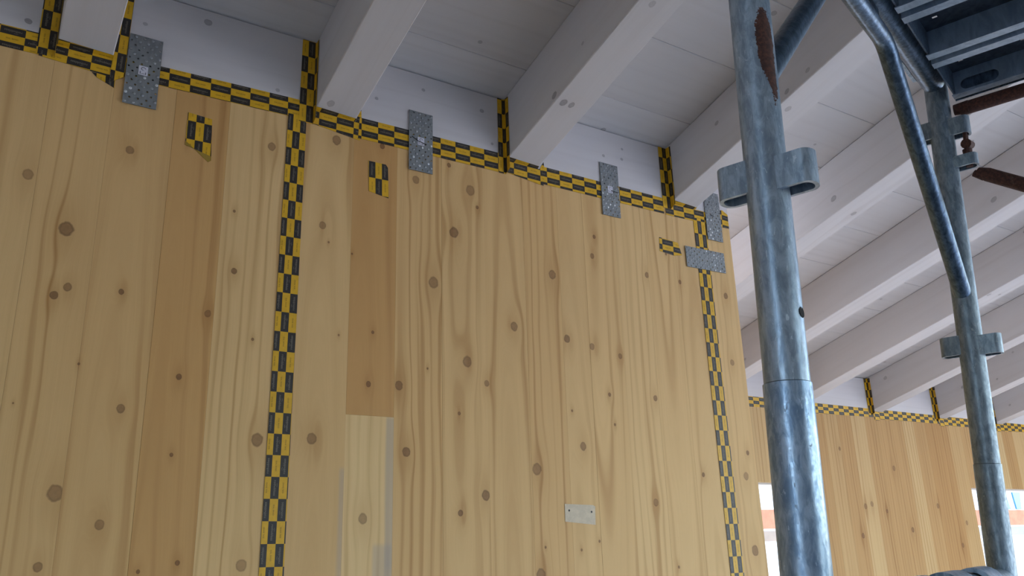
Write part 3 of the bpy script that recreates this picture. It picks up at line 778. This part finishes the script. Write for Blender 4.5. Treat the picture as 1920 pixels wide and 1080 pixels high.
def bend(pts, r=0.05, n=6):
    """round the inner corners of a polyline"""
    out = [Vector(pts[0])]
    for i in range(1, len(pts)-1):
        P0, P1, P2 = Vector(pts[i-1]), Vector(pts[i]), Vector(pts[i+1])
        a_ = P1+(P0-P1).normalized()*r; b_ = P1+(P2-P1).normalized()*r
        for k_ in range(n+1):
            t = k_/n
            out.append(a_*(1-t)**2+P1*2*t*(1-t)+b_*t*t)
    out.append(Vector(pts[-1]))
    return out

# upper frame
fr = empty('scaffold', F(SPAN/2, 0, ZLIP))
p1 = pole(0, ZLIP+0.001, ZTOP+0.03, RU).build('standard', M['galv_near'], fr, smooth=True)
p1['label'] = 'near upright tube with a rust scar'
p2 = pole(SPAN, ZLIP2+0.001, ZTOP+0.03, RU).build('standard', M['galv_far'], fr, smooth=True)
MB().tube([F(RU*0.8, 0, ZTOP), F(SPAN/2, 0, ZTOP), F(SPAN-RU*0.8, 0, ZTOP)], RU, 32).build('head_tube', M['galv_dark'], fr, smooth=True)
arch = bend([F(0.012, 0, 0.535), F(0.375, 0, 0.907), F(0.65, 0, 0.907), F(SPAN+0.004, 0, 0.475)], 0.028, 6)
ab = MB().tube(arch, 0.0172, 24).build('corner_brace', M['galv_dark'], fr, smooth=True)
for s_ in (0.42, 0.60):
    MB().box(-0.02, 0.02, -0.003, 0.003, -0.03, 0.03)
    mb = MB().prism([(s_-0.025, 0.918), (s_+0.025, 0.918), (s_+0.025, ZTOP-0.018), (s_-0.025, ZTOP-0.018)], lambda a, b, h: F(a, h, b), -0.003, 0.003)
    mb.build('gusset', M['galv_dark'], fr)
# drain hole at the bend
dh = arch[-9]
# loops for guard rails
for (s_, z_, mt) in ((0.0, 0.405, 'galv_near'), (SPAN, 0.385, 'galv_far'), (SPAN, 0.875, 'galv_far')):
    for sg in (1, -1):
        loop(s_, z_+(-0.006 if sg > 0 else 0.0), sg, hgt=0.040).build('rail_loop', M[mt], fr, smooth=True)
loop(SPAN, 0.785, 1, hgt=0.026, out=0.042).build('rail_loop', M['galv_far'], fr, smooth=True)
# locking hole in the near upright, a drilled rim with a dark bore
hz = F(0, 0, 0.238)
hv = (side1*0.93+view1*0.36).normalized()
hr = MB().tube([hz+hv*(RU-0.003), hz+hv*(RU+0.0001)], 0.0062, 14).build('pin_hole', M['dark_hole'], p1)
# rusty wedge pin hanging through the upper loops
wp = empty('wedge_pin', F(SPAN, 0.046, 0.785))
for ds in (-0.006, 0.007):
    MB().tube([F(SPAN+ds, 0.044, 0.795), F(SPAN+ds, 0.046, 0.858)], 0.0042, 10).build('pin_leg', M['rusty'], wp, smooth=True)
MB().tube([F(SPAN-0.012, 0.046, 0.822), F(SPAN+0.018, 0.050, 0.828)], [0.011, 0.009], 12).build('nut', M['rusty'], wp, smooth=True)
MB().tube([F(SPAN, 0.045, 0.772), F(SPAN, 0.045, 0.812)], [0.007, 0.010], 12).build('wedge_head', M['rusty'], wp, smooth=True)
tag(wp, 'small rusty wedge pin hanging in the loops of the thin pole', 'pin')
tag(fr, 'grey galvanised scaffold frame of two uprights joined by a head tube and arched brace', 'scaffold')

# lower frame
lf = empty('scaffold', F(SPAN/2, 0, ZF))
for s_ in (0.0, SPAN):
    st = pole(s_, ZF+0.012, ZLIP if s_ == 0 else ZLIP2, RLW).build('standard', M['galv_low' if s_ == 0 else 'galv_far'], lf, smooth=True)
    b_ = F(s_, 0, ZF)
    MB().box(b_.x-0.07, b_.x+0.07, b_.y-0.07, b_.y+0.07, ZF, ZF+0.008).build('base_plate', M['galv_far'], lf, bevel=0.002)
    MB().tube([F(s_, 0, ZF+0.008), F(s_, 0, ZF+0.14)], 0.019, 20).build('jack', M['galv_dark'], lf, smooth=True)
MB().tube([F(RLW*0.8, 0, ZLOW), F(SPAN-RLW*0.8, 0, ZLOW)], RU, 32).build('head_tube', M['galv_far'], lf, smooth=True)
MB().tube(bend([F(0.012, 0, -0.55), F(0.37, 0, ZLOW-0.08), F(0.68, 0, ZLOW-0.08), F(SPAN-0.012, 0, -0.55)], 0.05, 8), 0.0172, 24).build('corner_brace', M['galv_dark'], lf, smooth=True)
tag(lf, 'lower scaffold frame carrying the upper uprights, bluish galvanised tubes at the picture bottom', 'scaffold')

# deck planks: perforated channel sections hooked over a head tube
def deck_plank(s0, ztop, label, group, length=2.4, wd=0.19, holed=False):
    s1 = s0+wd
    root = empty('scaffold_plank', F((s0+s1)/2, length/2, ztop-0.065))
    w0, w1 = 0.036, 0.036+length
    th = 0.0022
    # tread with slotted holes in three rows
    tr = MB()
    nW = 40; dw = (w1-w0)/nW
    cols = [s0, s0+0.035, s0+0.055, s0+0.085, s0+0.105, s0+0.135, s0+0.155, s1]
    for k_ in range(nW):
        wa, wb = w0+k_*dw, w0+(k_+1)*dw
        wm0, wm1 = wa+dw*0.42, wa+dw*0.58
        for c in range(len(cols)-1):
            a_, b_ = cols[c], cols[c+1]
            if c % 2 == 1 and (k_+c//2) % 2 == 0:
                mida, midb = (a_+b_)/2-0.0045, (a_+b_)/2+0.0045
                ro = [(a_, wa), (b_, wa), (b_, wb), (a_, wb)]; ri = [(mida, wm0), (midb, wm0), (midb, wm1), (mida, wm1)]
                vs = [F(*p, ztop) for p in ro]+[F(*p, ztop) for p in ri]+[F(*p, ztop-th) for p in ro]+[F(*p, ztop-th) for p in ri]
                fs = []
                for e_ in range(4):
                    f_ = (e_+1) % 4
                    fs += [(e_, f_, 4+f_, 4+e_), (8+f_, 8+e_, 12+e_, 12+f_), (4+e_, 4+f_, 12+f_, 12+e_)]
                tr.add(vs, fs)
            else:
                ro = [(a_, wa), (b_, wa), (b_, wb), (a_, wb)]
                tr.add([F(*p, ztop) for p in ro]+[F(*p, ztop-th) for p in ro], [(0, 1, 2, 3), (7, 6, 5, 4)])
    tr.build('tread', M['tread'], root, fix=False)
    # side flanges with an oval hand hole near the end and a turned-in lip
    for sd, si in ((s0, 1), (s1, -1)):
        fl = MB()
        zb0, zb1 = ztop-0.064, ztop-th
        o0, o1, ozl, ozh = w0+0.016, w0+0.092, ztop-0.050, ztop-0.024
        solid = not (holed and sd == s1)
        if not solid:
            MB().hexa([F(sd+0.009, w0, zb0-th), F(sd+0.011, w0, zb0-th), F(sd+0.011, w1, zb0-th), F(sd+0.009, w1, zb0-th), F(sd+0.009, w0, zb1), F(sd+0.011, w0, zb1), F(sd+0.011, w1, zb1), F(sd+0.009, w1, zb1)]).build('outer_skin', M['galv_dark'], root)
        sA, sB = sd, sd+si*th
        ov = []
        rr = (ozh-ozl)/2; N = 8
        for k_ in range(N+1):
            a_ = -math.pi/2+math.pi*k_/N; ov.append((o1-rr+rr*math.cos(a_), (ozl+ozh)/2+rr*math.sin(a_)))
        for k_ in range(N+1):
            a_ = math.pi/2+math.pi*k_/N; ov.append((o0+rr+rr*math.cos(a_), (ozl+ozh)/2+rr*math.sin(a_)))
        e0, e1 = w0, w0+0.12
        no = len(ov)
        # outer loop points matched to the oval by angle
        cxm, czm = (o0+o1)/2, (ozl+ozh)/2
        outp = []
        for (a_, b_) in ov:
            dxv, dzv = a_-cxm, b_-czm
            tx = ((e1-cxm) if dxv > 0 else (cxm-e0))/max(abs(dxv), 1e-9)
            tz = ((zb1-czm) if dzv > 0 else (czm-zb0))/max(abs(dzv), 1e-9)
            t_ = min(tx, tz); outp.append((cxm+dxv*t_, czm+dzv*t_))
        # make sure the four corners are part of the outline
        for (cxr, czr) in ((e1, zb0), (e1, zb1), (e0, zb1), (e0, zb0)):
            j_ = min(range(no), key=lambda q_: (outp[q_][0]-cxr)**2+(outp[q_][1]-czr)**2)
            outp[j_] = (cxr, czr)
        for ss_ in (sA, sB):
            if solid:
                fl.add([F(ss_, e0, zb0), F(ss_, e1, zb0), F(ss_, e1, zb1), F(ss_, e0, zb1)], [(0, 1, 2, 3)])
            else: fl.add([F(ss_, a_, b_) for a_, b_ in outp]+[F(ss_, a_, b_) for a_, b_ in ov], [(e_, (e_+1) % no, no+(e_+1) % no, no+e_) for e_ in range(no)])
            fl.add([F(ss_, e1, zb0), F(ss_, w1, zb0), F(ss_, w1, zb1), F(ss_, e1, zb1)], [(0, 1, 2, 3)])
        if not solid: fl.add([F(sA, a_, b_) for a_, b_ in ov]+[F(sB, a_, b_) for a_, b_ in ov], [(e_, (e_+1) % no, no+(e_+1) % no, no+e_) for e_ in range(no)])
        fl.hexa([F(sd, w0, zb0-th), F(sd+si*0.022, w0, zb0-th), F(sd+si*0.022, w1, zb0-th), F(sd, w1, zb0-th), F(sd, w0, zb0), F(sd+si*0.022, w0, zb0), F(sd+si*0.022, w1, zb0), F(sd, w1, zb0)])
        fl.hexa([F(sd, w0, zb0-th), F(sd+si*th, w0, zb0-th), F(sd+si*th, w0, zb1), F(sd, w0, zb1), F(sd, w0+0.001, zb0-th), F(sd+si*th, w0+0.001, zb0-th), F(sd+si*th, w0+0.001, zb1), F(sd, w0+0.001, zb1)])
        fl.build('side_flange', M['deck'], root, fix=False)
    # end cap and two claws over the tube
    MB().hexa([F(s0+0.003, w0+0.001, ztop-0.060), F(s1-0.003, w0+0.001, ztop-0.060), F(s1-0.003, w0+0.004, ztop-0.060), F(s0+0.003, w0+0.004, ztop-0.060), F(s0+0.003, w0+0.001, ztop-th), F(s1-0.003, w0+0.001, ztop-th), F(s1-0.003, w0+0.004, ztop-th), F(s0+0.003, w0+0.004, ztop-th)]).build('end_plate', M['galv_dark'], root)
    zc = ztop-0.015
    for sc_ in ((s0+s1)/2,):
        prof = []
        N = 12
        for k_ in range(N+1):
            a_ = math.pi*(-0.08)+math.pi*1.08*k_/N
            prof.append((0.0265*math.cos(a_)+0.0, zc+0.0265*math.sin(a_)))
        cl = MB()
        for k_ in range(N+1):
            w_, z_ = prof[k_]; wi, zi = w_*1.28, zc+(z_-zc)*1.28
            for ss_ in (sc_-0.052, sc_+0.052):
                cl.v.append(tuple(F(ss_, w_, z_))); cl.v.append(tuple(F(ss_, wi, zi)))
        for k_ in range(N):
            o_ = k_*4; p_ = o_+4
            for q4 in ((o_, o_+2, p_+2, p_), (o_+1, p_+1, p_+3, o_+3), (o_, p_, p_+1, o_+1), (o_+2, o_+3, p_+3, p_+2)):
                cl.f.append(q4); cl.m.append(0)
        cl.f += [(0, 1, 3, 2), (N*4, N*4+2, N*4+3, N*4+1)]; cl.m += [0, 0]
        cl.build('claw', M['galv_low'], root, smooth=True)
    return tag(root, label, 'scaffold plank', group)
SPL = [0.012, 0.222, 0.432, 0.642, 0.852]
UPL = ['steel scaffold plank of the upper deck hooked on beside the thick pole', 'steel scaffold plank of the upper deck, second from the thick pole', 'steel scaffold plank of the upper deck, middle one of five',
    'steel scaffold plank of the upper deck at the top edge of the picture', 'steel scaffold plank of the upper deck with an oval hand hole, beside the thin pole']
LPL = ['steel scaffold plank of the lower deck nearest the thick pole', 'steel scaffold plank of the lower deck, leftmost claw showing at the picture bottom',
    'steel scaffold plank of the lower deck, middle claw showing at the picture bottom', 'steel scaffold plank of the lower deck, claw just left of the thin pole foot']
for s0, l_ in zip(SPL, UPL): deck_plank(s0, 1.000, l_, 'upper deck planks', holed=(s0 == SPL[-1]))
for s0, l_ in zip([0.095, 0.305, 0.515, 0.725], LPL): deck_plank(s0, ZLOW+0.015, l_, 'lower deck planks')

# rusty tubes on the outer side
gr = empty('guard_rail', F(SPAN+0.01, 1.2, 0.89))
MB().tube([F(SPAN+0.005, 0.042, 0.912), F(SPAN+0.005, 2.4, 0.912)], 0.0150, 18).build('rail_tube', M['rusty'], gr, smooth=True)
MB().tube([F(SPAN+0.003, 0.030, 0.914), F(SPAN+0.003, 0.060, 0.912)], [0.012, 0.0152], 12).build('flattened_end', M['rusty'], gr, smooth=True)
tag(gr, 'rusty guard rail tube running under the edge of the upper deck', 'rail')
dg = empty('diagonal_brace', F(SPAN+0.02, 1.0, -0.1))
d0, d1 = F(SPAN+0.004, 0.058, 0.757), F(SPAN+0.004, 0.95, 0.757-0.892*0.68)
MB().tube([d0, d0+(d1-d0)*0.02, d1], [0.010, 0.0150, 0.0150], 18).build('brace_tube', M['rusty'], dg, smooth=True)
MB().tube([d0-(d1-d0)*0.008+Vector((0, 0, -0.006)), d0+(d1-d0)*0.012+Vector((0, 0, -0.008))], [0.008, 0.009], 10).build('hook', M['rusty'], dg, smooth=True)
tag(dg, 'rusty diagonal brace tube sloping down from the thin pole to the right', 'brace')

# ------------------------------------------------------------------ outside the far windows
M['render_pale'] = flat_mat('pale_render', srgb(226, 220, 210), 0.9, noise=0.06, nscale=2)
M['terracotta'] = flat_mat('terracotta', srgb(208, 128, 92), 0.9, noise=0.2, nscale=3)
M['blue_glass'] = flat_mat('blue_glazing', srgb(40, 120, 170), 0.12, 0.0, 0.8)
M['white_metal'] = flat_mat('white_metal', srgb(232, 232, 232), 0.5)
M['grey_rail'] = flat_mat('grey_rail', srgb(150, 152, 150), 0.6, noise=0.1, nscale=8)
tb = empty('toe_board', (8.0, 5.2, ZF-0.25))
MB().box(3.5, 13.0, 5.18, 5.21, 0.03, 0.12).build('board', M['grey_rail'], tb, bevel=0.004)
for x_ in (4.6, 7.7, 12.4):
    MB().tube([(x_, 5.235, ZF-0.25), (x_, 5.235, 0.6)], 0.024, 14).build('post', M['grey_rail'], tb, smooth=True)
tag(tb, 'long grey board on posts outside, seen through the far windows', 'railing')
bd = empty('building', (20, 19, ZF-0.25))
MB().box(10, 44, 16.0, 22.0, ZF-0.25, 0.42).build('base_wall', M['render_pale'], bd)
MB().box(10, 44, 15.98, 22.0, 0.42, 0.92).build('clay_band', M['terracotta'], bd)
MB().box(10, 44, 16.0, 22.0, 0.92, 4.5).build('upper_wall', M['render_pale'], bd)
gz = MB()
for k_ in range(8):
    x_ = 30.4+k_*0.8
    wdw = MB().prism([(x_, 0.95), (x_+0.52, 0.95), (x_+0.34, 1.52), (x_+0.20, 1.52)] if k_ % 2 == 0 else [(x_+0.12, 0.95), (x_+0.42, 0.95), (x_+0.52, 1.52), (x_+0.02, 1.52)], onwall(16.0), 0.01, 0.05).build('window_pane', M['blue_glass'], bd)
tag(bd, 'pale building with blue glazing seen through the right far window', 'building')

for o in bpy.data.objects:
    if '_base' in o: del o['_base']
